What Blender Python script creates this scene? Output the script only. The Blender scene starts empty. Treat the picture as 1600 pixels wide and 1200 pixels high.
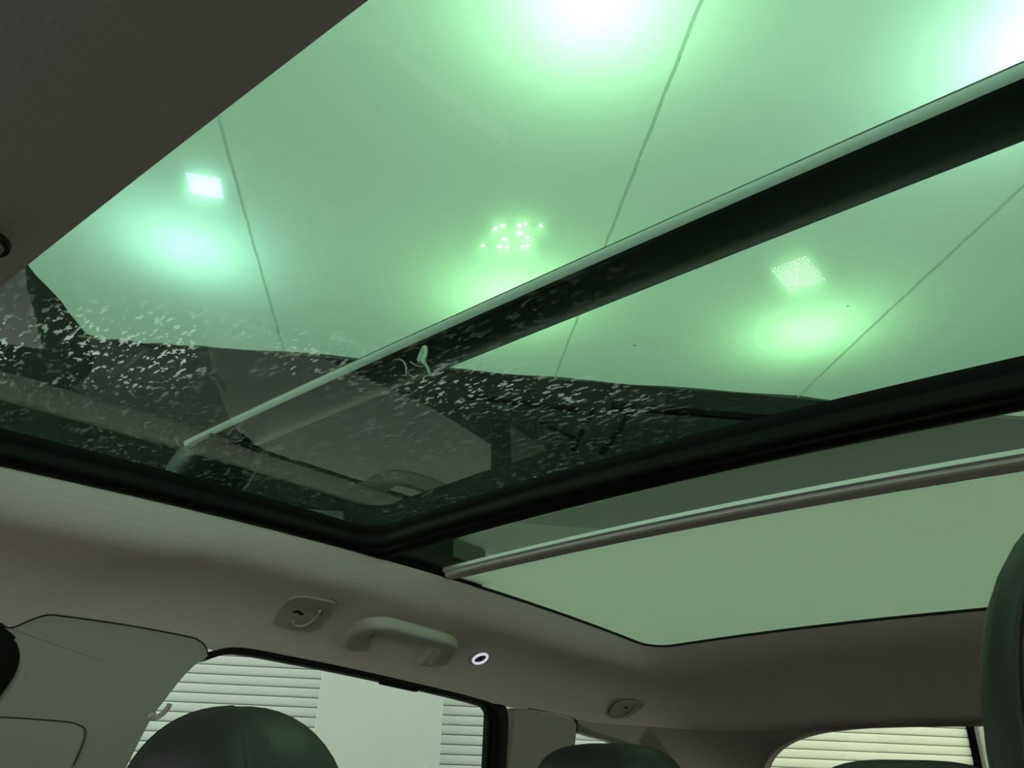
import bpy, bmesh, math, random
from mathutils import Vector, Matrix
random.seed(7)
S = bpy.context.scene
C = S.collection
ZC = 1.25                      # camera height above the garage floor
CX = 0.331                     # camera offset towards the driver's side
# ------------------------------------------------------------------ camera
cam = bpy.data.cameras.new('camera'); co = bpy.data.objects.new('camera', cam); C.objects.link(co)
F_ = 1209.55; yaw, pit, rol = math.radians(43.2128), math.radians(26.6083), math.radians(2.09374)
fh = Vector((-math.sin(yaw), math.cos(yaw), 0)); rh = Vector((math.cos(yaw), math.sin(yaw), 0)); up = Vector((0, 0, 1))
Fw = fh*math.cos(pit)+up*math.sin(pit); U0 = -fh*math.sin(pit)+up*math.cos(pit)
Rt = rh*math.cos(rol)+U0*math.sin(rol); Up = -rh*math.sin(rol)+U0*math.cos(rol)
m = Matrix((Rt, Up, -Fw)).transposed().to_4x4(); m.translation = (CX, 0, ZC)
co.matrix_world = m
cam.sensor_width = 36; cam.lens = F_/1600*36; cam.clip_start = 0.01
S.camera = co
# ------------------------------------------------------------------ world: even fill light added; hall sides and roof are left off for it
w = bpy.data.worlds.new('world'); S.world = w; w.use_nodes = True
w.node_tree.nodes['Background'].inputs[0].default_value = (1.0, 0.955, 0.955, 1)
w.node_tree.nodes['Background'].inputs[1].default_value = 2.6
S.view_settings.view_transform = 'Standard'; S.view_settings.look = 'None'
S.view_settings.gamma = 1; S.view_settings.use_curve_mapping = False
S.view_settings.exposure = 0.0

# ------------------------------------------------------------------ material helpers
MATS = {}
def newmat(n):
    mt = bpy.data.materials.new(n); mt.use_nodes = True
    nt = mt.node_tree; nt.nodes.clear()
    out = nt.nodes.new('ShaderNodeOutputMaterial'); MATS[n] = mt
    return mt, nt, out
def N(nt, t, **kw):
    n = nt.nodes.new(t)
    for k, v in kw.items():
        if k.startswith('i_'):
            key = k[2:]; key = int(key) if key.isdigit() else key.replace('_', ' ')
            n.inputs[key].default_value = v
        else: setattr(n, k, v)
    return n
def L(nt, a, b): nt.links.new(a, b)
def math_(nt, op, a, b=None):
    n = N(nt, 'ShaderNodeMath', operation=op)
    for i, v in enumerate((a, b)):
        if v is None: continue
        if isinstance(v, (int, float)): n.inputs[i].default_value = v
        else: L(nt, v, n.inputs[i])
    return n.outputs[0]
def c4(c): return (c[0], c[1], c[2], 1)
def solid(n, col, rough=.5, metal=0, noise=0.0, nscale=60, bump=0, bscale=400, stretch=(1, 1, 1), spec=.5):
    mt, nt, out = newmat(n)
    b = N(nt, 'ShaderNodeBsdfPrincipled'); b.inputs['Base Color'].default_value = c4(col)
    b.inputs['Roughness'].default_value = rough; b.inputs['Metallic'].default_value = metal
    b.inputs['Specular IOR Level'].default_value = spec
    tc = N(nt, 'ShaderNodeTexCoord'); mp = N(nt, 'ShaderNodeMapping'); mp.inputs['Scale'].default_value = stretch
    L(nt, tc.outputs['Object'], mp.inputs[0])
    if noise:
        t = N(nt, 'ShaderNodeTexNoise', i_Scale=nscale, i_Detail=4.0); L(nt, mp.outputs[0], t.inputs['Vector'])
        r = N(nt, 'ShaderNodeMapRange'); r.inputs[3].default_value = 1-noise; r.inputs[4].default_value = 1+noise
        L(nt, t.outputs[0], r.inputs[0])
        mx = N(nt, 'ShaderNodeMix', data_type='RGBA', blend_type='MULTIPLY'); mx.inputs[0].default_value = 1
        mx.inputs[6].default_value = c4(col); L(nt, r.outputs[0], mx.inputs[7]); L(nt, mx.outputs[2], b.inputs['Base Color'])
    if bump:
        t = N(nt, 'ShaderNodeTexNoise', i_Scale=bscale, i_Detail=3.0); L(nt, mp.outputs[0], t.inputs['Vector'])
        bp = N(nt, 'ShaderNodeBump', i_Strength=bump, i_Distance=.001); L(nt, t.outputs[0], bp.inputs['Height']); L(nt, bp.outputs[0], b.inputs['Normal'])
    L(nt, b.outputs[0], out.inputs[0])
    return mt
def weave(n, col, scale=420, amt=.10, transl=0.0, angle=0.0):
    mt, nt, out = newmat(n)
    tc = N(nt, 'ShaderNodeTexCoord'); mp = N(nt, 'ShaderNodeMapping'); mp.inputs['Rotation'].default_value = (0, 0, angle)
    L(nt, tc.outputs['Object'], mp.inputs[0])
    wv = N(nt, 'ShaderNodeTexWave', i_Scale=scale/6.283, i_Distortion=.6, i_Detail=1.0); wv.bands_direction = 'X'; L(nt, mp.outputs[0], wv.inputs[0])
    w2 = N(nt, 'ShaderNodeTexWave', i_Scale=scale*1.4/6.283, i_Distortion=.6, i_Detail=1.0); w2.bands_direction = 'Y'; L(nt, mp.outputs[0], w2.inputs[0])
    ns = N(nt, 'ShaderNodeTexNoise', i_Scale=9.0, i_Detail=5.0); L(nt, mp.outputs[0], ns.inputs[0])
    s = math_(nt, 'MULTIPLY', math_(nt, 'ADD', wv.outputs[1], w2.outputs[1]), .5)
    s2 = math_(nt, 'ADD', math_(nt, 'MULTIPLY', s, amt*2), math_(nt, 'MULTIPLY', ns.outputs[0], amt))
    f = math_(nt, 'ADD', s2, 1-amt*1.5)
    mx = N(nt, 'ShaderNodeMix', data_type='RGBA', blend_type='MULTIPLY'); mx.inputs[0].default_value = 1
    mx.inputs[6].default_value = c4(col); L(nt, f, mx.inputs[7])
    d = N(nt, 'ShaderNodeBsdfPrincipled', i_Roughness=.9); d.inputs['Specular IOR Level'].default_value = .15
    bp = N(nt, 'ShaderNodeBump', i_Strength=.25, i_Distance=.0006); L(nt, s, bp.inputs['Height']); L(nt, bp.outputs[0], d.inputs['Normal'])
    L(nt, mx.outputs[2], d.inputs[0])
    if transl:
        t = N(nt, 'ShaderNodeBsdfTranslucent'); L(nt, mx.outputs[2], t.inputs[0])
        ms = N(nt, 'ShaderNodeMixShader'); ms.inputs[0].default_value = transl
        L(nt, d.outputs[0], ms.inputs[1]); L(nt, t.outputs[0], ms.inputs[2]); L(nt, ms.outputs[0], out.inputs[0])
    else: L(nt, d.outputs[0], out.inputs[0])
    return mt
def glass(n, tint, dirt=False, ior=1.5):
    mt, nt, out = newmat(n)
    tr = N(nt, 'ShaderNodeBsdfTransparent'); tr.inputs[0].default_value = c4(tint)
    gl = N(nt, 'ShaderNodeBsdfGlossy', i_Roughness=0.0); gl.inputs[0].default_value = (1, 1, 1, 1)
    fr = N(nt, 'ShaderNodeLayerWeight'); fr.inputs[0].default_value = .5
    # both faces of the pane reflect: 2R/(1+R) with Schlick's R from the facing angle
    p5 = math_(nt, 'POWER', fr.outputs['Facing'], 5.0)
    R = math_(nt, 'ADD', math_(nt, 'MULTIPLY', p5, .96), .04)
    R2 = math_(nt, 'DIVIDE', math_(nt, 'MULTIPLY', R, 2.0), math_(nt, 'ADD', R, 1.0))
    ms = N(nt, 'ShaderNodeMixShader'); L(nt, R2, ms.inputs[0]); L(nt, tr.outputs[0], ms.inputs[1]); L(nt, gl.outputs[0], ms.inputs[2])
    last = ms.outputs[0]
    if dirt:
        tc = N(nt, 'ShaderNodeTexCoord')
        sx = N(nt, 'ShaderNodeSeparateXYZ'); L(nt, tc.outputs['Object'], sx.inputs[0])
        def tex(kind, sc, rot=0, **kw):
            mp = N(nt, 'ShaderNodeMapping'); mp.inputs['Scale'].default_value = sc; mp.inputs['Rotation'].default_value = (0, 0, rot)
            L(nt, tc.outputs['Object'], mp.inputs[0]); t = N(nt, kind, **kw); L(nt, mp.outputs[0], t.inputs['Vector']); return t
        def ramp(v, a, b):
            r = N(nt, 'ShaderNodeMapRange'); r.inputs[1].default_value = a; r.inputs[2].default_value = b; L(nt, v, r.inputs[0]); return r.outputs[0]
        # dried foam flakes, drawn out across the car
        n1 = tex('ShaderNodeTexNoise', (110, 250, 1), .25, i_Scale=1.0, i_Detail=2.0, i_Roughness=.55)
        fl = ramp(n1.outputs[0], .56, .63)
        n2 = tex('ShaderNodeTexNoise', (9, 13, 1), 0, i_Scale=1.0, i_Detail=2.0)
        def blob(cx, cy, ang, a, b):                     # an elongated splash of foam, 1 in its middle
            vm = N(nt, 'ShaderNodeMapping'); vm.vector_type = 'TEXTURE'
            vm.inputs['Location'].default_value = (cx, cy, 0); vm.inputs['Rotation'].default_value = (0, 0, ang); vm.inputs['Scale'].default_value = (a, b, 1000)
            L(nt, tc.outputs['Object'], vm.inputs[0]); ln = N(nt, 'ShaderNodeVectorMath', operation='LENGTH'); L(nt, vm.outputs[0], ln.inputs[0])
            return ramp(ln.outputs['Value'], 1.25, .35)
        edge = math_(nt, 'MAXIMUM', blob(-.234, .185, .77, .16, .07), math_(nt, 'MAXIMUM', math_(nt, 'MULTIPLY', blob(-.06, .433, .79, .13, .06), .75), math_(nt, 'MULTIPLY', ramp(sx.outputs[0], .15, -.1), .10)))
        patch = math_(nt, 'MULTIPLY', ramp(n2.outputs[0], .30, .52), edge)
        flakes = math_(nt, 'MULTIPLY', fl, patch)
        n3 = tex('ShaderNodeTexNoise', (14, 420, 1), .06, i_Scale=1.0, i_Detail=3.0)
        streak = math_(nt, 'MULTIPLY', math_(nt, 'MULTIPLY', ramp(n3.outputs[0], .58, .75), patch), .12)
        n4 = tex('ShaderNodeTexNoise', (30, 60, 1), .1, i_Scale=1.0, i_Detail=4.0)
        haze = math_(nt, 'MULTIPLY', math_(nt, 'MULTIPLY', ramp(n4.outputs[0], .35, .8), edge), .012)
        tot = math_(nt, 'MINIMUM', math_(nt, 'ADD', math_(nt, 'ADD', math_(nt, 'MULTIPLY', flakes, .75), streak), haze), .6)
        df = N(nt, 'ShaderNodeBsdfTranslucent'); df.inputs[0].default_value = (.55, .75, .66, 1)
        m2 = N(nt, 'ShaderNodeMixShader'); L(nt, tot, m2.inputs[0]); L(nt, last, m2.inputs[1]); L(nt, df.outputs[0], m2.inputs[2])
        # sparse dark grit
        v = tex('ShaderNodeTexVoronoi', (22, 22, 0), .3, i_Scale=1.0); v.inputs['Randomness'].default_value = 1
        gr = ramp(v.outputs['Distance'], .028, .018)
        n5 = tex('ShaderNodeTexNoise', (30, 30, 0), 0, i_Scale=1.0)
        gr2 = math_(nt, 'MULTIPLY', gr, ramp(n5.outputs[0], .5, .55))
        dk = N(nt, 'ShaderNodeBsdfDiffuse'); dk.inputs[0].default_value = (.02, .03, .02, 1)
        m3 = N(nt, 'ShaderNodeMixShader'); L(nt, math_(nt, 'MULTIPLY', gr2, .8), m3.inputs[0]); L(nt, m2.outputs[0], m3.inputs[1]); L(nt, dk.outputs[0], m3.inputs[2])
        last = m3.outputs[0]
    L(nt, last, out.inputs[0])
    return mt
def film(n, col, see=.03, lobe=.16, rough=.35):
    mt, nt, out = newmat(n)
    t = N(nt, 'ShaderNodeBsdfTranslucent'); t.inputs[0].default_value = c4(col)
    d = N(nt, 'ShaderNodeBsdfDiffuse'); d.inputs[0].default_value = c4(col)
    r = N(nt, 'ShaderNodeBsdfRefraction', i_Roughness=rough, i_IOR=1.10); r.inputs[0].default_value = c4(col)
    x = N(nt, 'ShaderNodeBsdfTransparent'); x.inputs[0].default_value = (1, 1, 1, 1)
    a = N(nt, 'ShaderNodeMixShader'); a.inputs[0].default_value = .18; L(nt, t.outputs[0], a.inputs[1]); L(nt, d.outputs[0], a.inputs[2])
    r2 = N(nt, 'ShaderNodeBsdfRefraction', i_Roughness=rough, i_IOR=1/1.10); r2.inputs[0].default_value = c4(col)
    rr = N(nt, 'ShaderNodeMixShader'); rr.inputs[0].default_value = .5; L(nt, r.outputs[0], rr.inputs[1]); L(nt, r2.outputs[0], rr.inputs[2])
    b = N(nt, 'ShaderNodeMixShader'); b.inputs[0].default_value = lobe; L(nt, a.outputs[0], b.inputs[1]); L(nt, rr.outputs[0], b.inputs[2])
    c = N(nt, 'ShaderNodeMixShader'); c.inputs[0].default_value = see; L(nt, b.outputs[0], c.inputs[1]); L(nt, x.outputs[0], c.inputs[2])
    L(nt, c.outputs[0], out.inputs[0]); return mt
def emit(n, col, st):
    mt, nt, out = newmat(n); e = N(nt, 'ShaderNodeEmission', i_Strength=st); e.inputs[0].default_value = c4(col); L(nt, e.outputs[0], out.inputs[0]); return mt

M_head = weave('headliner_fabric', (.84, .74, .69), amt=.03)
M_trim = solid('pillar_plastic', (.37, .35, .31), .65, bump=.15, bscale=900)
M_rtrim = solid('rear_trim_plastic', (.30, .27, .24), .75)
M_plast = solid('beige_plastic', (.50, .47, .40), .5, bump=.1, bscale=700)
M_blind = weave('blind_fabric', (.95, .83, .84), scale=520, amt=.05, transl=.54)
M_bar = solid('grey_bar', (.66, .60, .59), .5)
M_edge = solid('dull_metal_edge', (.42, .46, .44), .5, .3)
M_alu = solid('anodised_edge', (.75, .78, .76), .35, .6)
M_rub = solid('black_rubber', (.008, .007, .007), .6, noise=.2, spec=.12)
M_blk = solid('black_coated_metal', (.012, .013, .013), .45, noise=.25, nscale=25, spec=.3)
M_lea = solid('black_leather', (.022, .024, .024), .45, bump=.3, bscale=260)
M_chr = solid('chrome', (.8, .8, .82), .15, 1)
M_dark = solid('dark_gap', (.01, .01, .009), .8)
M_roofg = glass('green_roof_glass', (.47, .87, .58), dirt=True)
M_roofg2 = glass('green_rear_roof_glass', (.45, .80, .50))
M_sideg = glass('privacy_glass', (.42, .535, .445))
M_clear = glass('clear_glass', (.86, .93, .87))
M_rearg = glass('rear_window_glass', (.68, .78, .55))
M_film = film('white_film', (.240, .275, .245), see=.006, lobe=.06, rough=.9)
M_seam = film('film_weld', (.62, .70, .63), see=.10, lobe=.05)
M_wall = solid('white_shutter_paint', (.80, .82, .78), .55, noise=.05, nscale=3)
M_col = solid('white_panel', (.78, .82, .76), .6, noise=.03, nscale=2)
M_refl = solid('bright_white_reflector', (.90, .88, .87), .5, noise=.03, nscale=2)  # for the added wall that brightens the glass reflection
M_gap = solid('shutter_joint', (.20, .23, .21), .8)
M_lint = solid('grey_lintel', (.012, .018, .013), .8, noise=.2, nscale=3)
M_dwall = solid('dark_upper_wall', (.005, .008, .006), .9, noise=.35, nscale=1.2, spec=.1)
M_floor = solid('wet_concrete', (.34, .34, .31), .35, noise=.25, nscale=2)
M_steel = solid('dark_steel', (.003, .003, .003), .8, spec=0)
M_house = solid('lamp_housing', (.06, .06, .06), .5)
M_paint = solid('dark_car_paint', (.02, .022, .024), .2)

# ------------------------------------------------------------------ mesh helpers (coordinates: metres, z measured from the camera height)
def wpos(o):
    v = Vector((0, 0, 0))
    while o: v += o.location; o = o.parent
    return v
def mk(name, verts, faces, mat, parent=None, smooth=True, ang=40, bevel=0, seg=2, at=None):
    """verts are in car coordinates; at = own origin (world) for a top-level mesh"""
    base = wpos(parent) if parent else (Vector(at) if at else Vector((0, 0, 0)))
    me = bpy.data.meshes.new(name)
    me.from_pydata([(v[0]-base.x, v[1]-base.y, v[2]+ZC-base.z) for v in verts], [], faces)
    bm = bmesh.new(); bm.from_mesh(me); bmesh.ops.recalc_face_normals(bm, faces=bm.faces); bm.to_mesh(me); bm.free()
    me.materials.append(mat)
    if smooth:
        me.shade_smooth(); me.set_sharp_from_angle(angle=math.radians(ang))
    o = bpy.data.objects.new(name, me); C.objects.link(o)
    if parent: o.parent = parent
    elif at: o.location = at
    if bevel:
        b = o.modifiers.new('bevel', 'BEVEL'); b.width = bevel; b.segments = seg; b.limit_method = 'ANGLE'; b.angle_limit = math.radians(35)
    return o
def empty(name, p):
    o = bpy.data.objects.new(name, None); C.objects.link(o); o.location = (p[0], p[1], p[2]+ZC); o.empty_display_size = .05; return o
def tag(o, label, cat=None, group=None, kind=None):
    o['label'] = label
    if cat: o['category'] = cat
    if group: o['group'] = group
    if kind: o['kind'] = kind
    return o
def box(x0, x1, y0, y1, z0, z1):
    v = [(x, y, z) for z in (z0, z1) for y in (y0, y1) for x in (x0, x1)]
    return v, [(0, 1, 3, 2), (4, 6, 7, 5), (0, 4, 5, 1), (2, 3, 7, 6), (0, 2, 6, 4), (1, 5, 7, 3)]
def strip(rows, closed_u=False, closed_v=False):
    """quad grid from rows of points"""
    nu, nv = len(rows), len(rows[0]); vs = [p for r in rows for p in r]; fs = []
    for i in range(nu-(0 if closed_u else 1)):
        for j in range(nv-(0 if closed_v else 1)):
            a, b = i, (i+1) % nu; c, d = j, (j+1) % nv
            fs.append((a*nv+c, a*nv+d, b*nv+d, b*nv+c))
    return vs, fs
def lerp(a, b, t): return a+(b-a)*t
def interp(x, xs, ys):
    if x <= xs[0]: return ys[0]
    for i in range(1, len(xs)):
        if x <= xs[i]: return lerp(ys[i-1], ys[i], (x-xs[i-1])/(xs[i]-xs[i-1]))
    return ys[-1]
def smooth_path(pts, n=6, closed=False):
    """Catmull-Rom through points"""
    P = [Vector(p) for p in pts]; out = []; k = len(P)
    for i in range(k if closed else k-1):
        if closed: a, b, c, d = P[i-1], P[i], P[(i+1) % k], P[(i+2) % k]
        else: a, b, c, d = P[max(i-1, 0)], P[i], P[i+1], P[min(i+2, k-1)]
        for s in range(n):
            t = s/n
            out.append(.5*((2*b)+(c-a)*t+(2*a-5*b+4*c-d)*t*t+(3*b-a-3*c+d)*t**3))
    if not closed: out.append(P[-1])
    return out
def sweep(path, prof, normals=None, cap=True, closed=False, scale=None):
    """sweep a closed 2-D profile (a,b) along a path; b along the given normal, a across it"""
    P = [Vector(p) for p in path]; n = len(P); rows = []
    for i in range(n):
        if closed: t = (P[(i+1) % n]-P[i-1]).normalized()
        else: t = (P[min(i+1, n-1)]-P[max(i-1, 0)]).normalized()
        nn = Vector(normals[i] if isinstance(normals, list) else (normals or (0, 0, 1)))
        s = t.cross(nn).normalized(); nn = s.cross(t).normalized()
        k = scale[i] if scale else 1
        rows.append([P[i]+s*a*k+nn*b*k for a, b in prof])
    vs, fs = strip(rows, closed_u=closed, closed_v=True)
    if cap and not closed:
        m_ = len(prof); fs.append(tuple(range(m_))); fs.append(tuple(range((n-1)*m_, n*m_)))
    return vs, fs
def circ(r, n=10, sy=1): return [(r*math.cos(2*math.pi*i/n), r*sy*math.sin(2*math.pi*i/n)) for i in range(n)]
def rprof(w, h, r, n=3):
    out = []
    for cx, cy, a0 in ((w/2-r, h/2-r, 0), (-w/2+r, h/2-r, 90), (-w/2+r, -h/2+r, 180), (w/2-r, -h/2+r, 270)):
        for i in range(n+1):
            a = math.radians(a0+90*i/n); out.append((cx+r*math.cos(a), cy+r*math.sin(a)))
    return out
def rrect(x0, x1, y0, y1, r, ns=24, nc=8, rr=None):
    """rounded rectangle loop; starts at the passenger-side front, r for the front corners and rr for the rear ones"""
    rr = r if rr is None else rr
    out = []
    cs = [((x0+r, y0+r), r, 180), ((x1-r, y0+r), r, 270), ((x1-rr, y1-rr), rr, 0), ((x0+rr, y1-rr), rr, 90)]
    for i, ((cx, cy), q, a0) in enumerate(cs):
        for k in range(nc+1):
            a = math.radians(a0+90*k/nc); out.append((cx+q*math.cos(a), cy+q*math.sin(a)))
        (nx, ny), nq, na = cs[(i+1) % 4]
        ax, ay = out[-1]; a = math.radians(na); bx, by = nx+nq*math.cos(a), ny+nq*math.sin(a)
        for k in range(1, ns): out.append((lerp(ax, bx, k/ns), lerp(ay, by, k/ns)))
    return out
def spow(v, e): return math.copysign(abs(v)**e, v)
def superbox(c, h, e1=.5, e2=.5, nu=28, nv=18, taper=0.0, tilt=0.0, lean=0.0):
    """soft cushion: superellipsoid with half sizes h; taper narrows the top, tilt turns about X, lean shifts Y with height"""
    rows = []
    for j in range(nv+1):
        ph = -math.pi/2+math.pi*j/nv; cz, sz = spow(math.cos(ph), e1), spow(math.sin(ph), e1); r = []
        for i in range(nu):
            a = 2*math.pi*i/nu
            x = h[0]*cz*spow(math.cos(a), e2); y = h[1]*cz*spow(math.sin(a), e2); z = h[2]*sz
            x *= 1-taper*(z/h[2]); y += lean*z
            y, z = y*math.cos(tilt)-z*math.sin(tilt), y*math.sin(tilt)+z*math.cos(tilt)
            r.append((c[0]+x, c[1]+y, c[2]+z))
        rows.append(r)
    return strip(rows, closed_v=True)
def mirror(vf): return [(-v[0], v[1], v[2]) for v in vf[0]], vf[1]

# ------------------------------------------------------------------ roof surface of the car
XE, Z0, KX, KY = .465, .2387, .0599, .0642
YF, YR = .086, 1.237
def roof(x, y, dz=0): return Z0+KX*(XE*XE-x*x)-KY*(y-.5)**2+dz
HF = [0, .03, .07, .11, .16, .22, .3, .43, .57, .78, .94, 1]
VF = [0, .09, .18, .255, .32, .355, .385, .435, .50, .70, .9, 1]
def zo(y): return interp(y, [-.42, 0, .25, .30, .46, .485, .51, .55, 1.03, 1.3, 1.76], [.106, .109, .112, .131, .131, .127, .121, .1295, .102, .09, .10])
def side(y, h, off=0.0):
    """point on the passenger-side headliner at fraction h from the sunroof edge to the window"""
    zi = roof(XE, y); return Vector((-(.465+.187*h)+off*.45, y, zi+(zo(y)-zi)*interp(h, HF, VF)-off*.9))
def sn(y, h):
    a = side(y, h+.03)-side(y, h-.03); b = side(y+.02, h)-side(y-.02, h); n = a.cross(b).normalized()
    return -n if n.z > 0 else n

# ------------------------------------------------------------------ headliner (the cabin's ceiling)
def skew(x, y):
    t = (y-YF)/(YR-YF); return y+lerp(-.003+.075*x, -.006-.0222*x, t)
inner = [(x, skew(x, y)) for x, y in rrect(-XE, XE, YF, YR, .03, 30, 8, .045)]
outer = rrect(-.652, .652, -.42, 1.765, .16, 30, 8, .20)
def zout(x, y):
    s = zo(y); rear = .112-.02*(abs(x)/.6)**3; front = .16-.04*(abs(x)/.65)**2
    if y > 1.45: return lerp(s, rear, min(1, (y-1.45)/.3)*min(1, max(0, (.66-abs(x))/.25)))
    if y < 0: return lerp(s, front, min(1, -y/.4)*min(1, max(0, (.66-abs(x))/.25)))
    return s
rows = [[(x, y, roof(x, y, .0035)) for x, y in [(a, skew(a, b)) for a, b in rrect(-XE-.012, XE+.012, YF-.012, YR+.012, .03, 30, 8, .045)]]]
rows += [[(x*1.0, y, roof(x, y, .0022)) for x, y in [(a, skew(a, b)) for a, b in rrect(-XE-.003, XE+.003, YF-.003, YR+.003, .03, 30, 8, .045)]]]
for h, v in zip(HF, VF):
    r = []
    for (xi, yi), (xo, yo) in zip(inner, outer):
        x, y = lerp(xi, xo, h), lerp(yi, yo, h)
        zi = roof(xi, yi); zz = zout(xo, yo)
        vv = v
        # keep the side profile square to the car: rows run straight across at the flanks
        r.append((x, y, lerp(zi, zz, vv)))
    rows.append(r)
rows_outer = list(rows[-1])
rows.append([(x*1.05, y+(.03 if y > 1.7 else 0), z+.005) for x, y, z in rows[-1]])
hl = mk('ceiling', *strip(rows, closed_v=True), M_head)
tag(hl, 'beige woven fabric headliner around the sunroof opening', kind='structure')

# ------------------------------------------------------------------ side body: pillars, door windows
def SX(z, off=0.0): return -(.648+(.13-z)*.25)+off
def side_poly(pts, off, thick, sgn=1):
    """polygon in (y,z) mapped on the flank and given thickness outwards"""
    n = len(pts); vs = [(sgn*SX(z, off), y, z) for y, z in pts]+[(sgn*(SX(z, off)-thick), y, z) for y, z in pts]
    fs = [tuple(range(n)), tuple(range(2*n-1, n-1, -1))]+[(i, (i+1) % n, n+(i+1) % n, n+i) for i in range(n)]
    return vs, fs
sp2 = lambda pts, n=5: [(p.x, p.y) for p in smooth_path([(a, b, 0) for a, b in pts], n)]
B_top = sp2([(.255, .122), (.271, .120), (.285, .129), (.300, .137), (.320, .1385), (.387, .139), (.462, .1365), (.480, .134), (.492, .127), (.498, .119)])
B_rear = sp2([(.500, .116), (.487, .108), (.474, .090), (.461, .063), (.452, .041), (.440, -.02), (.425, -.12), (.41, -.30)])
B_front = sp2([(.30, -.30), (.268, -.05), (.283, .03), (.294, .070), (.291, .094), (.281, .110), (.262, .121)])
C_poly = sp2([(1.085, .075), (1.085, .098), (1.143, .1005), (1.236, .0955), (1.255, .090), (1.264, .080), (1.270, .04), (1.285, -.05), (1.31, -.28)])+[(1.13, -.28)]
trimn = [0]
def trim(vf, label, mat=M_trim, bevel=.004, parts=None):
    trimn[0] += 1
    o = mk('trim_%d' % trimn[0], *vf, mat, bevel=bevel); tag(o, label, kind='structure'); return o
for sgn in (1, -1):
    w_ = 'beside the grab handle' if sgn == 1 else "on the driver's side"
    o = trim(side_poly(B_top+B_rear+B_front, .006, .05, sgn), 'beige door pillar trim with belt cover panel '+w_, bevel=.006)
    fe = [Vector((sgn*SX(z, -.010), y+.006, z)) for y, z in B_front[:-3]]
    mk('rounded_edge', *sweep(fe, circ(.016, 14), (sgn, 0, 0)), M_trim, o)
    mk('shut_line', *sweep([Vector((sgn*SX(z, .0065), y, z+.0004)) for y, z in B_top], circ(.0009, 6), (sgn, 0, 0)), M_dark, o)
    cov = sp2([(.262, -.03), (.262, .018), (.268, .030), (.285, .0335), (.35, .0335), (.372, .031), (.383, .022), (.382, -.01), (.37, -.08)])+[(.27, -.12)]
    mk('belt_cover', *side_poly(cov, .009, .008, sgn), M_trim, o, bevel=.003)
    mk('shut_line', *sweep([Vector((sgn*SX(z, .0085), y, z+.0004)) for y, z in cov[8:-6]], circ(.0006, 6), (sgn, 0, 0)), M_dark, o)
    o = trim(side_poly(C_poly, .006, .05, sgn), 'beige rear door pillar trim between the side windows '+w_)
    mk('shut_line', *sweep([Vector((sgn*SX(z, .0065), y, z+.0004)) for y, z in C_poly[8:28]], circ(.0010, 6), (sgn, 0, 0)), M_dark, o)
# rear surround between the quarter windows and the rear window
def RY(z): return 1.765+(.105-z)*.45
def rear_loop(x1, zt, zb, r, n=40):
    out = []
    for k in range(n*2+1):                       # from lower passenger side over the top to the lower driver side
        t = k/(2*n)
        if t < .5:
            s = t/.5; a = s
            # superellipse quarter
            th = math.pi-(math.pi/2)*a
            x = x1*spow(math.cos(th), r); z = zb+(zt-zb)*spow(math.sin(th), r)
        else:
            th = math.pi/2*(1-(t-.5)/.5); x = x1*spow(math.cos(th), r); z = zb+(zt-zb)*spow(math.sin(th), r)
        out.append((x, RY(z), z))
    return out
rin = rear_loop(.585, .1075, -.25, .40)
def resample(P, n):
    P = [Vector(p) for p in P]; d = [0]
    for a, b in zip(P, P[1:]): d.append(d[-1]+(b-a).length)
    out = []; k = 0
    for i in range(n):
        t = d[-1]*i/(n-1)
        while k < len(P)-2 and d[k+1] < t: k += 1
        out.append(P[k].lerp(P[k+1], (t-d[k])/max(1e-9, d[k+1]-d[k])))
    return out
hr = [p for p in rows_outer if p[1] > 1.50][::-1]
Hs, Rs = resample(hr, 121), resample(rin, 121)
rr_ = []
for t, bul in ((0, 0), (.25, .008), (.5, .008), (.75, .003), (.93, 0), (1, 0)):
    rr_.append([h.lerp(r, t)+Vector((0, -bul*.8, -bul*.6 if abs(h.x) < .5 else 0)) for h, r in zip(Hs, Rs)])
rr_.append([r+Vector((0, .03, 0)) for r in Rs])
for r_ in rr_:
    a_, b_ = r_[0], r_[-1]; r_.insert(0, Vector((SX(a_.z)-.015, a_.y-.09, a_.z))); r_.append(Vector((-SX(b_.z)+.015, b_.y-.09, b_.z)))
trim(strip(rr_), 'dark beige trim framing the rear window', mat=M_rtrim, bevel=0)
# D pillar flank: closes the corner behind the quarter window
for sgn in (1, -1):
    D = sp2([(1.50, -.28), (1.50, -.02), (1.47, .045), (1.42, .062), (1.36, .068), (1.30, .076), (1.262, .086)])+sp2([(1.27, .094), (1.40, .096), (1.50, .097), (1.75, .098)])+[(1.95, -.28)]
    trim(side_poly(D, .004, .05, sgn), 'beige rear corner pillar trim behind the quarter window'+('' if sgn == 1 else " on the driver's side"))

# windows -------------------------------------------------------------
win = [0]
def window(label):
    win[0] += 1; o = empty('window_%d' % win[0], (0, 0, -ZC)); tag(o, label, kind='structure'); return o
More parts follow.
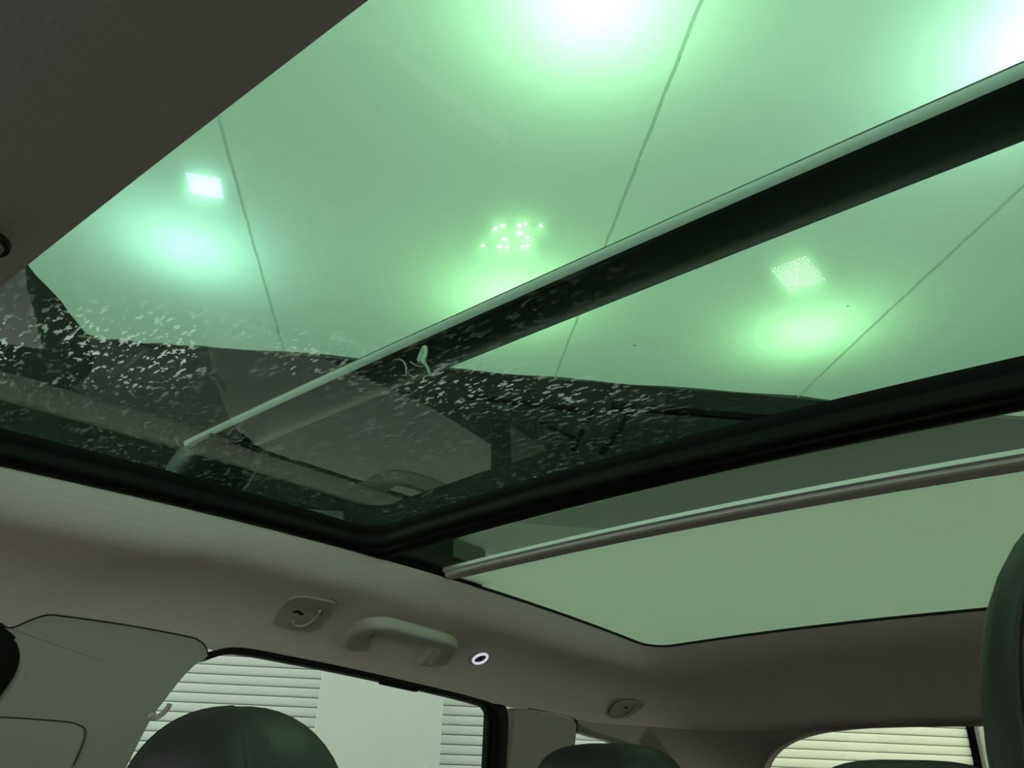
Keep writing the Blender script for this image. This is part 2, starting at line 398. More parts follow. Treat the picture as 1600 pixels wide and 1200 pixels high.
# 1 front roof glass
W1 = window('front panel of green tinted panoramic roof glass with drying foam spots')
GX = .4555
def sheet(x0, x1, y0, y1, dz, nx=24, ny=16): return strip([[(lerp(x0, x1, i/nx), lerp(y0, y1, j/ny), roof(lerp(x0, x1, i/nx), lerp(y0, y1, j/ny), dz)) for i in range(nx+1)] for j in range(ny+1)])
mk('glass', *sheet(-.55, .55, -.03, .622, .033), M_roofg, W1)
prof = [(0, .0325), (0, .024), (.0015, .0225), (.0015, .0165), (.0, .015), (.0, .0085), (.003, .0060), (.008, .0048), (.012, .0060), (.020, .0060), (.030, .0065), (.035, .03)]
rows = []
for e, dz in prof:
    rows.append([(x, y+(.0219*x+.0281*x*x)*max(0, min(1, (y-.03)/.5)), roof(x, y, dz)) for x, y in rrect(-GX-e, GX+e, .0-e, .594+min(e, .030), .035+e*.5, 26, 8)])
mk('seal_frame', *strip(rows, closed_v=True), M_rub, W1, ang=60)
prof = [(.600, .030), (.600, .0075), (.6075, .0062), (.609, .0090), (.6115, .0090), (.613, .0056), (.620, .0040), (.627, .0042), (.630, .0060), (.631, .0328)]
rows = [[(lerp(-.49, .49, i/30), y+.02*lerp(-.49, .49, i/30)+.033*lerp(-.49, .49, i/30)**2, roof(lerp(-.49, .49, i/30), y, dz)) for i in range(31)] for y, dz in prof]
mk('cross_member', *strip(rows), M_rub, W1, ang=60)
M_smear, nt_, out_ = newmat('dried_foam')
a_ = N(nt_, 'ShaderNodeBsdfTranslucent'); a_.inputs[0].default_value = (.6, .75, .68, 1)
b_ = N(nt_, 'ShaderNodeBsdfTransparent'); c_ = N(nt_, 'ShaderNodeMixShader'); c_.inputs[0].default_value = .28
L(nt_, a_.outputs[0], c_.inputs[2]); L(nt_, b_.outputs[0], c_.inputs[1]); L(nt_, c_.outputs[0], out_.inputs[0])
SM = {'a': [(-.0996, .3231), (-.0955, .3281), (-.0999, .3357), (-.1105, .3455)], 'c': [(-.1123, .3484), (-.11, .3505), (-.1133, .3568)], 'd': [(-.1138, .3656), (-.1026, .3584), (-.0991, .3615)],
      'e': [(-.0658, .3253), (-.0735, .3330), (-.0835, .3399), (-.0902, .3499), (-.0978, .3596)], 'f': [(-.0918, .3327), (-.0938, .341), (-.0908, .3465)], 'b': [(-.064, .324), (-.074, .331), (-.087, .338)]}
for k_, pts_ in SM.items():                              # thick smears of dried foam on the outside of the glass
    w_ = {'e': .0016, 'b': .0030}.get(k_, .0007)
    pth = smooth_path([(x, y, roof(x, y, .0340)) for x, y in pts_], 5); n_ = len(pth)
    mk('foam_smear', *sweep(pth, [(-w_, 0), (-w_*.5, .0006), (w_*.5, .0006), (w_, 0)], (0, 0, 1), scale=[.35+.65*math.sin(math.pi*(i+.3)/n_) for i in range(n_)]), M_smear, W1)
# 2 rear roof glass
W2 = window('strip of green rear roof glass ahead of the sun blind')
mk('glass', *sheet(-.55, .55, .624, 1.40, .033), M_roofg2, W2)
for sgn in (1, -1):
    prof = [(.463, .0325), (.463, .020), (.461, .018), (.461, .011), (.464, .009), (.466, .0045), (.478, .0060), (.50, .030)]
    rows = [[(-sgn*x, lerp(.57, .80, i/24), roof(x, lerp(.57, .80, i/24), dz)) for i in range(25)] for x, dz in prof]
    mk('guide_rail', *strip(rows), M_rub, W2, ang=60)
def pane(pts, x_off, mat, W, sgn=1):
    vs = [(sgn*SX(z, x_off), y, z) for y, z in pts]; mk('glass', vs, [tuple(range(len(vs)))], mat, W, smooth=False)
DOOR = sp2([(.41, -.30), (.425, -.12), (.440, -.02), (.452, .041), (.461, .063), (.474, .090), (.487, .108), (.506, .121), (.54, .130), (.622, .128), (.739, .1225), (.913, .1115), (.993, .1045), (1.022, .1005), (1.036, .092), (1.041, .080), (1.050, .045), (1.060, .005), (1.085, -.10), (1.12, -.28)])
for sgn in (1, -1):
    s_ = 'below the grab handle' if sgn == 1 else "on the driver's side"
    W = window('dark tinted rear door window '+s_)
    pane([(y+(.015 if y > .8 else -.015), z+.01) for y, z in DOOR], -.03, M_sideg, W, sgn)
    k = 16
    path = [Vector((sgn*SX(z, -.006), y, z-.0005)) for y, z in DOOR[33:66]]
    mk('seal', *sweep(path, rprof(.024, .008, .002), (0, 0, 1)), M_rub, W)
    path = [Vector((sgn*SX(z, -.004), y, z)) for y, z in sp2([(.975, .109), (1.010, .107), (1.038, .101), (1.054, .089), (1.063, .068), (1.071, .03), (1.082, -.02), (1.103, -.11), (1.14, -.28)])]
    mk('division_bar', *sweep(path, rprof(.030, .020, .004), (sgn, 0, 0), scale=[.25+.75*min(1, i/12) for i in range(41)]), M_rub, W)
    path = [Vector((sgn*SX(z, -.016), y+.001, z)) for y, z in DOOR[66:]]
    mk('glass_run', *sweep(path, rprof(.010, .014, .003), (sgn, 0, 0)), M_blk, W)
    y0, y1 = .786, .857
    zz = [interp(y, [.622, .739, .913, .993], [.128, .1225, .1115, .1045])-.004 for y in (y0, y1)]
    mk('catch', *sweep([(sgn*SX(zz[0], -.004), y0, zz[0]), (sgn*SX(zz[1], -.004), y1, zz[1])], rprof(.012, .008, .003), (0, 0, 1)), M_rub, W)
    W = window('small quarter window behind the rear door '+('' if sgn == 1 else "on the driver's side").strip())
    pane([(1.24, -.28), (1.24, .10), (1.40, .09), (1.52, .06), (1.53, -.28)], -.03, M_sideg, W, sgn)
    W = window('front door window with black curved seal '+('beside the belt cover' if sgn == 1 else "on the driver's side"))
    pane([(-.9, -.28), (-.42, .11), (.0, .135), (.31, .13), (.31, -.30)], -.03, M_clear, W, sgn)
    FD = sp2([(-.40, .100), (-.2, .112), (.0, .118), (.16, .116), (.225, .110), (.254, .101), (.266, .088), (.264, .070), (.250, .025), (.232, -.06), (.26, -.30)])
    path = [Vector((sgn*SX(z, .000), y, z)) for y, z in FD]
    mk('seal', *sweep(path, rprof(.050, .020, .006), (sgn, 0, 0)), M_rub, W)
W = window('tinted rear window with rounded upper corners')
mk('glass', [(x*1.03, y+.028, z) for x, y, z in rin], [tuple(range(len(rin)))], M_rearg, W, smooth=False)
W = window('raked windscreen ahead of the front seats')
mk('glass', [(-.60, -.40, .15), (.60, -.40, .15), (.68, -1.05, -.28), (-.68, -1.05, -.28)], [(0, 1, 2, 3)], M_clear, W, smooth=False)

# ------------------------------------------------------------------ lower cabin, outer roof (mostly out of view)
def part(name, vf, mat, label, bevel=0):
    o = mk(name, *vf, mat, bevel=bevel); tag(o, label, kind='structure'); return o
for sgn in (1, -1):
    trim(side_poly([(-1.0, -.30), (-.8, -.20), (.40, -.16), (.46, -.13), (.77, -.112), (.97, -.118), (1.30, -.10), (2.06, -.09), (2.06, -.95), (-1.0, -.95)], .02, .10, sgn), 'dark door panel below the windows '+('' if sgn == 1 else "on the driver's side").strip(), mat=M_lea)
trim(box(-.72, .72, -1.15, -.62, -.62, -.30), 'dark dashboard under the windscreen', mat=M_lea, bevel=.04)
trim(box(-.80, .80, -1.2, 2.1, -1.00, -.96), 'dark carpeted cabin floor', mat=M_lea)
trim(box(-.80, .80, 1.93, 2.02, -.95, -.22), 'dark tailgate panel below the rear window', mat=M_lea)
# painted roof skin round the glass, following the headliner from above
rows = []
for h, dz in ((0, .028), (.0, .040), (.35, .042), (.7, .03), (.95, .02), (1.0, 0)):
    r = []
    for (xi, yi), (xo, yo) in zip(rrect(-.55, .55, -.03, 1.40, .03, 30, 8), rrect(-.70, .70, -.44, 1.80, .16, 30, 8)):
        x, y = lerp(xi, xo, h), lerp(yi, yo, h); zi = roof(xi, yi, dz); r.append((x, y, lerp(zi, zout(xo*.93, yo)+.03, h**1.8)))
    rows.append(r)
trim(strip(rows, closed_v=True), 'dark painted roof skin around the roof glass', mat=M_paint)

# ------------------------------------------------------------------ sun blind over the rear roof glass
SB = empty('roller_sun_blind', (0, .72, roof(0, .72))); tag(SB, 'pale woven roller sun blind with grey pull bar under the rear roof glass', 'sun blind')
mk('blind_fabric', *sheet(-.485, .485, .748, 1.36, .0065, 24, 20), M_blind, SB)
prof = [(.7300, .0110), (.7300, .0080), (.7318, .0060), (.7325, .0030), (.735, .0012), (.7520, .0008), (.7545, .0020), (.755, .0075), (.745, .0090)]
BC = lambda x: .018*x-.012*x*x
rows = []
for i in range(41):
    x = lerp(-.463, .463, i/40); e = min(1, (.463-abs(x))/.012+.35)
    rows.append([(x, .740+(y-.740)*(.6 if i in (0, 40) else 1)+BC(x), roof(x, y, dz)) for y, dz in prof])
vf = strip(rows, closed_v=True); k = len(prof); vf[1].append(tuple(range(k))); vf[1].append(tuple(range(40*k, 41*k)))
mk('pull_bar', *vf, M_bar, SB, ang=18)
gl_ = [Vector((x*.9985, y, roof(x, y, .0026))) for x, y in inner if y > .76]
mk('gap_shadow_line', *sweep(gl_, circ(.0022, 6), (0, 0, 1)), M_dark, SB)  # black bead that paints the shadow in the gap round the blind
prof = [(.7292, .0125), (.7292, .0082), (.7310, .0064), (.7322, .0080), (.7312, .0120)]
rows = [[(lerp(-.462, .462, i/40), y+BC(lerp(-.462, .462, i/40)), roof(lerp(-.462, .462, i/40), y, dz)) for y, dz in prof] for i in range(41)]
o = mk('front_lip', *strip(rows, closed_v=True), M_alu, SB); o['label'] = 'bright metal lip on the pull bar'

# ------------------------------------------------------------------ grab handle, hooks, lamp on the headliner
GH = empty('grab_handle', side(.76, .6)); tag(GH, 'beige plastic grab handle above the rear door window', 'handle')
path2 = [(.6805, .727, .005), (.6702, .597, .013), (.661, .409, .02), (.6663, .272, .027), (.7034, .249, .03), (.7463, .259, .03), (.7807, .302, .027), (.8117, .421, .02), (.8344, .6, .012), (.8438, .716, .005)]
pp = smooth_path([tuple(side(y, h)+sn(y, h)*d) for y, h, d in path2], 5)
nn = []
for i in range(len(pp)):
    t = i/(len(pp)-1)*(len(path2)-1); a = int(min(t, len(path2)-2)); f = t-a
    nn.append(sn(lerp(path2[a][0], path2[a+1][0], f), lerp(path2[a][1], path2[a+1][1], f)))
wd = [1.0+.25*abs(2*i/(len(pp)-1)-1)**3 for i in range(len(pp))]
mk('grip', *sweep(pp, rprof(.027, .018, .0065, 4), nn, scale=wd), M_plast, GH, ang=60)
for (ya, ha, yb, hb) in ((.684, .56, .704, .79), (.832, .60, .836, .79)):
    p_ = [side(lerp(ya, yb, t), lerp(ha, hb, t))+sn(ya, ha)*.002 for t in (0, .5, 1)]
    mk('mount', *sweep(p_, rprof(.030, .014, .005, 3), sn(ya, ha)), M_plast, GH)
def hookplate(name, pts, d, inner_c, r, label, depth=.003):
    c = side(*inner_c); R = empty(name, c); tag(R, label, 'coat hook')
    cen = (sum(p[0] for p in pts)/len(pts), sum(p[1] for p in pts)/len(pts))
    loop = sp2(pts+pts[:1], 5)[:-1]; rows = []
    for s, dd in ((1.06, -.003), (1.0, d*.4), (.97, d), (.6, d*1.15), (.25, d*1.2), (.02, d*1.2)):
        rows.append([side(lerp(cen[0], y, s), lerp(cen[1], h, s))+sn(*cen)*dd for y, h in loop])
    mk('plate', *strip(rows, closed_v=True), M_plast, R)
    rows = [[side(lerp(cen[0], y, s), lerp(cen[1], h, s))+sn(*cen)*dd for y, h in loop] for s, dd in ((1.0, .0004), (1.03, .0007), (1.045, -.001))]
    mk('shadow_gap', *strip(rows, closed_v=True), M_dark, R)
    a = [(-.016, -.06), (-.010, -.085), (-.003, -.05)]
    sc = r/.02
    def P(u, v, dz): return side(inner_c[0]+u*sc, inner_c[1]+v)+sn(*cen)*(d*1.2+dz)
    pth = smooth_path([P(.014, -.10, .0015), (P(.019, -.03, .003)), P(.014, .055, .0035), P(.003, .085, .0025), P(-.005, .06, .001)], 5)
    o = mk('hook', *sweep(pth, rprof(.0042*sc, .003, .001), sn(*cen)), M_plast, R)
    pth = smooth_path([P(-.015, -.01, -.0008), P(-.010, -.03, .0003), P(-.005, -.02, .0003), P(.0, -.01, -.0008)], 4)
    mk('finger_recess', *sweep(pth, rprof(.0042*sc, .0018, .0006), sn(*cen)), M_dark, R)
    pth = smooth_path([P(.017, -.10, -.0006), P(.0225, -.03, .0002), P(.017, .06, .0002), P(.004, .10, -.0006)], 4)
    mk('hook_slot', *sweep(pth, rprof(.003*sc, .0018, .0006), sn(*cen)), M_dark, R)
hookplate('coat_hook', [(.5553, .744), (.546, .59), (.5441, .461), (.5549, .393), (.578, .380), (.6023, .385), (.613, .51), (.6215, .648), (.6206, .725), (.603, .76), (.5719, .766)], .004, (.582, .615), .02, 'beige folded coat hook on a rounded plate beside the grab handle')
hookplate('coat_hook', [(1.331, .88), (1.322, .80), (1.324, .707), (1.36, .66), (1.40, .697), (1.407, .80), (1.394, .90), (1.36, .925)], .0025, (1.365, .79), .018, 'small dark beige coat hook above the quarter window')
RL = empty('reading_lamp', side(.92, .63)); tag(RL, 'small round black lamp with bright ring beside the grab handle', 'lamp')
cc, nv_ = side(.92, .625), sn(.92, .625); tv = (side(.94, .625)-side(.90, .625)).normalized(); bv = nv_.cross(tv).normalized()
def lathe(c, nrm, a, b, prof, n=28): return strip([[c+a*(r*math.cos(2*math.pi*i/n))+b*(r*math.sin(2*math.pi*i/n))+nrm*d for i in range(n)] for r, d in prof], closed_v=True)
mk('base_plate', *lathe(cc, nv_, tv, bv, [(.0195, -.002), (.0190, .0010), (.017, .0018), (.0005, .0018)]), M_plast, RL)
mk('glowing_chrome_ring', *lathe(cc, nv_, tv, bv, [(.0135, .001), (.0135, .0040), (.0125, .0052), (.0108, .0050), (.0100, .002)]), emit('glowing_chrome_ring', (.86, .82, .95), .75), RL)  # ring taken for chrome; emission stands in for its bright reflection
mk('lens', *lathe(cc, nv_, tv, bv, [(.0100, .0022), (.006, .0032), (.003, .002), (.0005, .0034)]), M_blk, RL)
for dx, dy in ((.003, .002), (-.0035, -.001), (.0, -.004)):
    q = cc+tv*dx+bv*dy+nv_*.003
    mk('led', *lathe(q, nv_, tv, bv, [(.0012, -.001), (.0011, .0006), (.0002, .0008)], 8), M_chr, RL)
# round overhead lamp in the front headliner
fc = Vector((-.0755, .047, 0))
def fz(x, y):                                        # front headliner height
    h = max(0, min(1, (YF-y)/.506)); return lerp(roof(x, YF), .16-.04*(x/.65)**2, interp(h, HF, VF))
cc = Vector((fc.x, fc.y, fz(fc.x, fc.y)-.001)); nv_ = Vector((0, .12, -1)).normalized(); tv = Vector((1, 0, 0)); bv = nv_.cross(tv).normalized()
CL = empty('ceiling_button', cc); tag(CL, 'round beige cover with dark rim set in the front headliner', 'lamp')
mk('rim', *lathe(cc, nv_, tv, bv, [(.0135, -.002), (.0135, .0012), (.0120, .0016), (.0112, .0002)]), M_dark, CL)
mk('cover', *lathe(cc, nv_, tv, bv, [(.0113, -.001), (.0108, .0016), (.006, .0026), (.0005, .003)]), M_plast, CL)
# belt hook on the door pillar edge
BH = empty('garment_hook', (SX(.055, .0), .462, .055)); tag(BH, 'tiny curved plastic hook on the edge of the door pillar', 'hook')
hp = smooth_path([(SX(.045, .004), .449, .0445), (SX(.045, .006), .458, .0445), (SX(.05, .008), .4640, .0500), (SX(.06, .009), .4665, .0560), (SX(.066, .009), .4668, .0600)], 5)
mk('hook_arm', *sweep(hp, rprof(.006, .0036, .0012), (1, 0, 0)), M_plast, BH)
mk('hook_root', *superbox((SX(.047, .003), .452, .0465), (.004, .006, .005), .7, .7, 14, 8), M_plast, BH)

# ------------------------------------------------------------------ seats
def seat(name, x, y, ztop, label, w=.14, hh=.115, dd=.062, e1=.72, tilt=.12, cat='seat'):
    R = empty(name, (x, y, -.96)); tag(R, label, cat)
    zc = ztop-hh
    o = mk('headrest', *superbox((x, y, zc), (w, dd, hh), e1, .55, 40, 26, .03, tilt), M_lea, R)
    for s in (-1, 1):
        # upholstery seam along the side of the cushion
        rows = []
        for j in range(25):
            ph = -math.pi*.30+math.pi*.80*j/24; cz, sz = spow(math.cos(ph), e1), spow(math.sin(ph), e1)
            a = math.radians(40)
            xx = w*cz*spow(math.cos(a), .55)*s; yy = -dd*cz*spow(math.sin(a), .55); z = hh*sz; xx *= 1-.03*(z/hh)
            yy, z = yy*math.cos(tilt)-z*math.sin(tilt), yy*math.sin(tilt)+z*math.cos(tilt)
            rows.append((x+xx, y+yy, zc+z))
        mk('seam', *sweep(rows, circ(.0012, 6), (0, -1, .3)), M_lea, o)
        p0 = (x+s*.07, y+.01, zc-hh*.8); mk('post', *sweep([p0, (x+s*.07, y+.03, zc-hh-.09)], circ(.006, 10), (0, 1, 0)), M_chr, R)
    mk('backrest', *superbox((x, y+.02, zc-hh-.30), (.25, .075, .27), .45, .4, 36, 22, .12, -.0, -.12), M_lea, R)
    mk('cushion', *superbox((x, y-.26, zc-hh-.60), (.25, .29, .09), .5, .4, 36, 16), M_lea, R)
    return R
seat('front_seat', -.372, .405, .046, "black leather front seat with rounded headrest ahead of the rear door window", e1=.86)
seat('front_seat', .385, .385, .124, "black leather driver's seat with a tall headrest taller than the other front seat's", w=.142, hh=.14, e1=.70)
RS = empty('rear_seat', (0, 1.05, -.96)); tag(RS, 'black leather rear bench seat with three low headrests', 'seat')
for x, w_, zt in ((-.415, .125, .0425), (0, .105, .0265), (.415, .125, .0425)):
    o = mk('headrest', *superbox((x, 1.03, zt-.09), (w_, .05, .09), .62 if x else .5, .55, 36, 24, .02, .10), M_lea, RS)
mk('backrest', *superbox((0, 1.10, -.43), (.62, .09, .30), .3, .3, 48, 20, .02, 0, .2), M_lea, RS)
mk('cushion', *superbox((0, .80, -.72), (.64, .28, .10), .4, .3, 48, 14), M_lea, RS)

# ------------------------------------------------------------------ roof cross bar with its feet, roof rails
YB = .464
def barz(x): return .360+.006*(1-(x/.6)**2)
def bary(x): return .4415+.030*x
CB = empty('roof_cross_bar', (0, YB, barz(0))); tag(CB, 'dark aerodynamic roof cross bar spanning above the front roof glass', 'roof bar')
prof = [(-.031, .0035), (-.0335, .0070), (-.030, .0120), (-.010, .0165), (.012, .0160), (.026, .0115), (.0315, .0060), (.0315, .0020), (.028, -.0008), (.010, -.0030), (-.012, -.0030), (-.026, -.0010)]
rows = [[(lerp(-.615, .615, i/48), bary(lerp(-.615, .615, i/48))+y*.92, barz(lerp(-.615, .615, i/48))+z) for y, z in prof] for i in range(49)]
vf = strip(rows, closed_v=True); k = len(prof); vf[1].append(tuple(range(k))); vf[1].append(tuple(range(48*k, 49*k)))
mk('bar', *vf, M_blk, CB, ang=35)
for (ya, za, yb, zb, nm) in ((-.0335, .0070, -.0300, .0015, 'leading_edge_strip'), (.0318, .0065, .0300, .0012, 'trailing_edge_strip')):
    rows = []
    for i in range(49):
        x = lerp(-.613, .613, i/48); s = -1 if ya < 0 else 1; ya_, yb_ = ya*.92, yb*.92
        k_ = bary(x); rows.append([(x, k_+ya_+s*.0008, barz(x)+za), (x, k_+lerp(ya_, yb_, .5)+s*.0016, barz(x)+lerp(za, zb, .5)-.0008), (x, k_+yb_, barz(x)+zb-.0016), (x, k_+lerp(ya_, yb_, .5)-s*.004, barz(x)+lerp(za, zb, .3))])
    o = mk(nm, *strip(rows, closed_v=True), M_edge, CB); o['label'] = 'pale metal edge of the cross bar'
for sgn in (1, -1):
    f = []
    for z, x0, x1, y0, y1 in ((.352, .515, .632, .385, .462), (.340, .525, .636, .380, .466), (.318, .550, .638, .378, .468), (.296, .572, .640, .385, .462)):
        f.append([(-sgn*lerp(x0, x1, .5)+sgn*a*(x1-x0), lerp(y0, y1, .5)+b*(y1-y0), z) for a, b in rprof(1, 1, .25, 3)])
    vf = strip(f, closed_v=True); k = 16; vf[1].append(tuple(range(k))); vf[1].append(tuple(range(3*k, 4*k)))
    mk('foot', *vf, M_blk, CB, bevel=0)
    mk('clamp_lip', *box(*sorted((-sgn*.560, -sgn*.505)), .375, .400, .338, .346), M_blk, CB, bevel=.002)
for sgn in (1, -1):
    ys = [-.25, -.15, 0, .3, .6, .9, 1.2, 1.4, 1.5]; zs = [.215, .262, .285, .290, .288, .278, .262, .240, .185]
    RR = mk('roof_rail', *sweep(smooth_path([(-sgn*.60, y, z) for y, z in zip(ys, zs)], 4), rprof(.03, .022, .008), (0, 0, 1)), M_blk, at=(-sgn*.60, .6, .288+ZC))
    tag(RR, 'black lengthwise roof rail carrying the cross bar foot '+('beside the foam spotted glass' if sgn == 1 else "on the driver's side"), 'roof rail')

# ------------------------------------------------------------------ the hall around the car (turned against the car)
BY = math.radians(49.4985)
bu = Vector((math.cos(BY), math.sin(BY), 0)); bvv = Vector((-math.sin(BY), math.cos(BY), 0))
def B(u, v, z): q = Vector((CX, 0, 0))+bu*u+bvv*v; return (q.x, q.y, z)
def bbox(u0, u1, v0, v1, z0, z1):
    vs, fs = box(u0, u1, v0, v1, z0, z1); return [B(*p) for p in vs], fs
tag(mk('floor', *bbox(-8, 10, -7, 7.5, -ZC-.1, -ZC), M_floor), 'grey wet concrete hall floor', kind='structure')
DW = 5.5
tag(mk('wall_reflector', *bbox(-2.9, -2.7, -4.0, 3.0, -ZC, 1.05), M_refl), 'low white wall added beside the car to brighten the roof glass reflection', kind='structure')  # added reflector, lightens the front window's reflection in the roof glass
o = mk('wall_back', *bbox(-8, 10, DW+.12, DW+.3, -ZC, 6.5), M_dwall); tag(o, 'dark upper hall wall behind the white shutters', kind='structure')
colm = mk('trim_column', *bbox(-.566, .226, DW-.10, DW+.10, -ZC, 1.05), M_col, bevel=.006); colm.name = 'trim_%d' % (trimn[0]+1); trimn[0] += 1
tag(colm, 'flat white wall panel between the two roller shutters', kind='structure')
colm2 = mk('trim_post', *bbox(3.975, 5.0, DW-.10, DW+.10, -ZC, 1.05), M_col, bevel=.006); colm2.name = 'trim_%d' % (trimn[0]+1); trimn[0] += 1
tag(colm2, 'white wall panel past the black edge channel of the shutter', kind='structure')
PITCH = .0577
def shutter(u0, u1, label, zoff):
    R = empty('roller_shutter', B((u0+u1)/2, DW, -ZC)); tag(R, label, 'shutter', 'white roller shutters')
    prof = [(.003, .0012), (-.002, .004), (-.0045, .014), (-.005, .030), (-.0045, .046), (-.002, .0520), (.003, .0540), (.012, .0540), (.012, .0015)]
    n0 = int((-ZC-zoff)/PITCH)+1; n1 = int((1.02-zoff)/PITCH); first = None
    for i in range(n0, n1):
        z = zoff+i*PITCH
        if first is None:
            vs = [B(u0, DW+a, z+b) for a, b in prof]+[B(u1, DW+a, z+b) for a, b in prof]; k = len(prof)
            fs = [(j, (j+1) % k, k+(j+1) % k, k+j) for j in range(k)]+[tuple(range(k)), tuple(range(k, 2*k))]
            first = mk('slat', vs, fs, M_wall, R, ang=50); zf = z
        else:
            c = first.copy(); C.objects.link(c); c.parent = R; c.location = (0, 0, z-zf)
    vs, fs = bbox(u0, u1, DW+.0125, DW+.03, -ZC, 1.05); mk('backing', vs, fs, M_gap, R)
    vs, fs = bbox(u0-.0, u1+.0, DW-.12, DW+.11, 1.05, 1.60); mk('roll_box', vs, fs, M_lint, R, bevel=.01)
    return R
shutter(-4.6, -.566, 'white slatted roller shutter behind the black front headrest', .5016-6*PITCH+PITCH*.02-.0)
shutter(.226, 3.90, 'white slatted roller shutter seen through the rear window', .3776-4*PITCH+PITCH*.0)
o = mk('edge_channel', *bbox(3.903, 3.935, DW-.04, DW+.06, -ZC, 1.05), M_steel); tag(o, 'black upright edge channel at the shutter end', 'channel')
o = mk('edge_channel', *bbox(3.938, 3.973, DW+.02, DW+.06, -ZC, 1.05), M_wall); tag(o, 'narrow white strip beside the black edge channel', 'strip')

# canopy of welded film panels
HC = 2.07; VE = 3.952; UE = -1.97
CAN = empty('film_canopy', B(1, 2, HC)); tag(CAN, 'translucent white film canopy with dark welded seams stretched above the car', 'canopy')
seams = [UE, -.858, .685, 2.163, 3.67, 5.2]
def fz_(u, v, ua, ub):
    t = (u-ua)/(ub-ua); sag = -.018*math.sin(math.pi*t)
    e = max(0, (v-3.1)/.85); c = max(0, (-1.1-u)/.87)
    wr = .010*c*e*math.sin((u*1.0+v*.45)*30)+.006*e*math.sin(u*9+1)
    return HC+sag*.6+wr+.004*math.sin(u*3.1+v*2.3)
def hemv(u): return VE+.010*math.sin(u*2.3)+.004*math.sin(u*9+1)-(.09 if u < UE+.001 else 0)*0
for k in range(5):
    ua, ub = seams[k], seams[k+1]; rows = []
    nu, nv = 28, 60
    for j in range(nv+1):
        r = []
        for i in range(nu+1):
            u = lerp(ua, ub, i/nu); v = lerp(-3.0, hemv(u), j/nv)
            if k == 0 and i == 0: u += .03*math.sin(v*2.1)+.015*math.sin(v*7)
            r.append(B(u, v, fz_(lerp(ua, ub, i/nu), v, ua, ub)))
        rows.append(r)
    mk('film_panel', *strip(rows), M_film, CAN)
for u in seams[1:5]:
    rows = []
    for j in range(121):
        v = lerp(-3.0, hemv(u), j/120); q = .0012*math.sin(v*23)+.0008*math.sin(v*57)
        r = []
        for a, d in ((-.0065, -.0), (-.003, -.006), (.003, -.006), (.0065, -.0)): r.append(B(u+a+q, v, HC+.004*math.sin(u*3.1+v*2.3)+d+.0))
        rows.append(r)
    mk('weld_seam', *strip(rows), M_seam, CAN)
hp = [B(lerp(UE, 5.2, i/200), hemv(lerp(UE, 5.2, i/200))+.004, HC-.006+.006*math.sin(i*.9)*0+fz_(lerp(UE, 5.2, i/200), VE, UE, 5.2)*0) for i in range(201)]
mk('hem', *sweep(hp, circ(.007, 6), (0, 0, 1)), solid('hem_cord', (.06, .08, .04), .9), CAN)

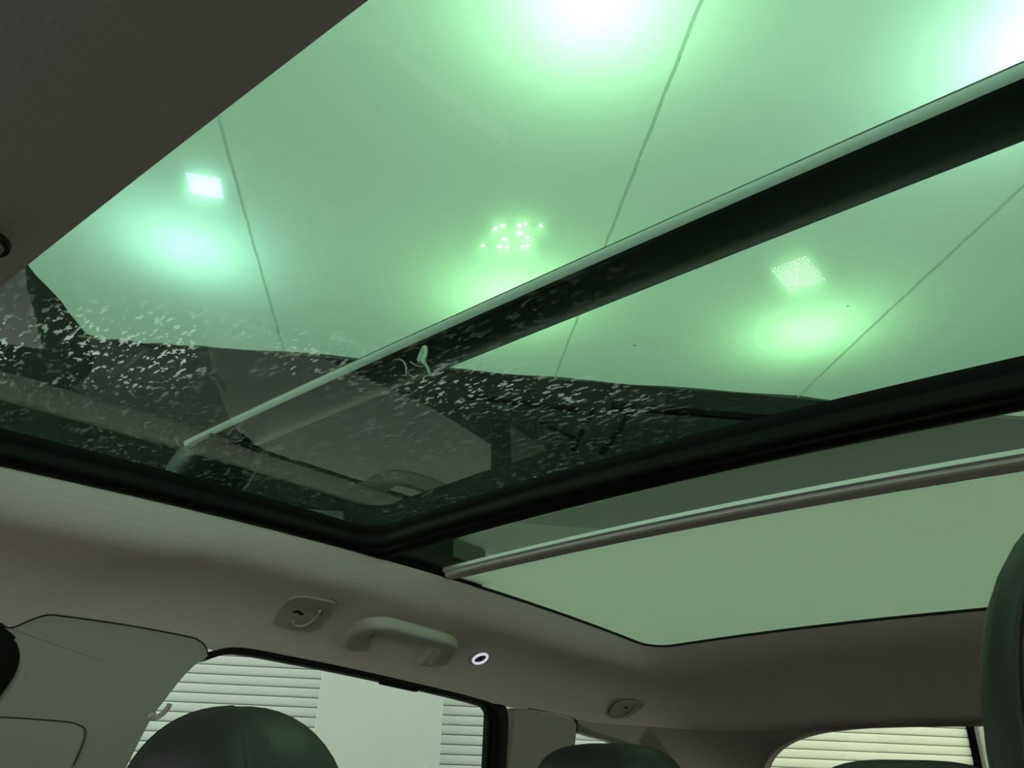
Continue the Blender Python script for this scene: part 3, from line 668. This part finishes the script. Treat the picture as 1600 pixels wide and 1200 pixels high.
# floodlights above the canopy
HL = 2.42
def lampz(): return HL
def flood(u, v, size, label, col, power, leds, ledr, rot=0.0, one=False):
    R = empty('led_floodlight', B(u, v, HL)); tag(R, label, 'lamp', 'floodlights above the film canopy')
    cr, sr = math.cos(rot), math.sin(rot); s = size/2
    def Q(a, b, z): return B(u+a*cr-b*sr, v+a*sr+b*cr, z)
    vs, fs = box(-s, s, -s, s, HL+.004, HL+.05); mk('housing', [Q(*p) for p in vs], fs, M_house, R, bevel=.006)
    rim = [[Q(a, b, z) for a, b in rprof(size*k_, size*k_, .01, 2)] for k_, z in ((1.0, HL+.004), (1.03, HL-.004), (.97, HL-.006), (.95, HL+.002))]
    mk('rim', *strip(rim, closed_v=True), M_house, R)
    area = len(leds)*math.pi*ledr**2 if not one else (size*.9)**2
    em = emit('led_light', col, power/area)
    if one:
        q = s*.9; mk('light_panel', [Q(-q, -q, HL), Q(q, -q, HL), Q(q, q, HL), Q(-q, q, HL)], [(0, 1, 2, 3)], em, R, smooth=False)
    else:
        vs, fs = [], []
        first = None
        for a, b in leds:
            if len(leds) > 40:
                k = len(vs); vs += [Q(a+ledr*math.cos(math.pi/3*i), b+ledr*math.sin(math.pi/3*i), HL) for i in range(6)]; fs.append(tuple(range(k, k+6)))
            elif first is None:
                first = mk('led', [Q(a+ledr*math.cos(math.pi/4*i), b+ledr*math.sin(math.pi/4*i), HL) for i in range(8)], [tuple(range(8))], em, R, smooth=False); fa = (a, b)
            else:
                c = first.copy(); C.objects.link(c); c.parent = R
                d = Vector(Q(a, b, 0))-Vector(Q(fa[0], fa[1], 0)); c.location = d
        if vs:
            g = mk('led_grid', vs, fs, em, R, smooth=False); g['kind'] = 'stuff'
    b_ = mk('bracket', *[[Q(*p) for p in bb] if i == 0 else bb for i, bb in enumerate(box(-.012, .012, -.012, .012, HL+.05, HL+.30))], M_house, R)
    return R
PW = 1.7
flood(-1.157, 3.01, .17, 'cool white square floodlight glowing through the film panel beside the canopy corner', (.74, .88, 1.0), PW*2.1, [], 0, .1, True)
l2 = [(-.085, .07), (-.045, .068), (-.026, .068), (.010, .058), (.026, .052), (-.036, .036), (.018, .016), (-.004, .004), (-.062, -.004), (-.046, -.018), (-.008, -.026), (.006, -.034), (.042, -.034)]
l2 = [(a*2.1, b*2.0) for a, b in l2]
flood(.36, 3.11, .40, 'square floodlight with scattered bright dots seen through the film ahead of the cross bar', (.80, 1.0, .66), PW*2.9, l2, .0105, .0)
l3 = [(-.10+.2*i/11, -.075+.15*j/11) for i in range(12) for j in range(12)]
l3 = [(a*1.3, b*1.2) for a, b in l3]
flood(1.868, 3.22, .30, 'floodlight with a fine grid of dots seen behind the cross bar', (.80, 1.0, .66), PW*2.8, l3, .0045, .75)
g4 = [(-.075+.05*i, -.075+.05*j) for i in range(4) for j in range(4)]
flood(.36, 1.50, .21, 'very bright floodlight glaring white through the middle film panel', (.90, 1.0, .84), PW*3.6, g4, .012)
flood(1.80, 1.42, .21, 'very bright cool floodlight glaring at the end of the cross bar', (.90, .97, 1.0), PW*4.2, g4, .012)

# dim steel truss in the dark gap beyond the canopy
TR = empty('steel_truss', B(1.2, 5.2, 2.4)); tag(TR, 'dark steel truss against the dark wall below the canopy edge', 'truss')
def bar_(name, a, b, r): mk(name, *sweep([Vector(B(*a)), Vector(B(*b))], rprof(r, r, r*.1, 1), tuple(bvv)), M_steel, TR)
bar_('chord', (.25, 5.35, 2.555), (1.10, 5.35, 2.525), .035); bar_('chord', (1.38, 5.35, 2.58), (3.2, 5.35, 2.585), .05)
for a, b, r in (((1.53, 2.54), (1.29, 2.17), .045), ((1.235, 2.53), (1.07, 2.19), .035), ((.82, 2.39), (1.11, 2.275), .025)):
    bar_('brace', (a[0], 5.35, a[1]), (b[0], 5.35, b[1]), r)
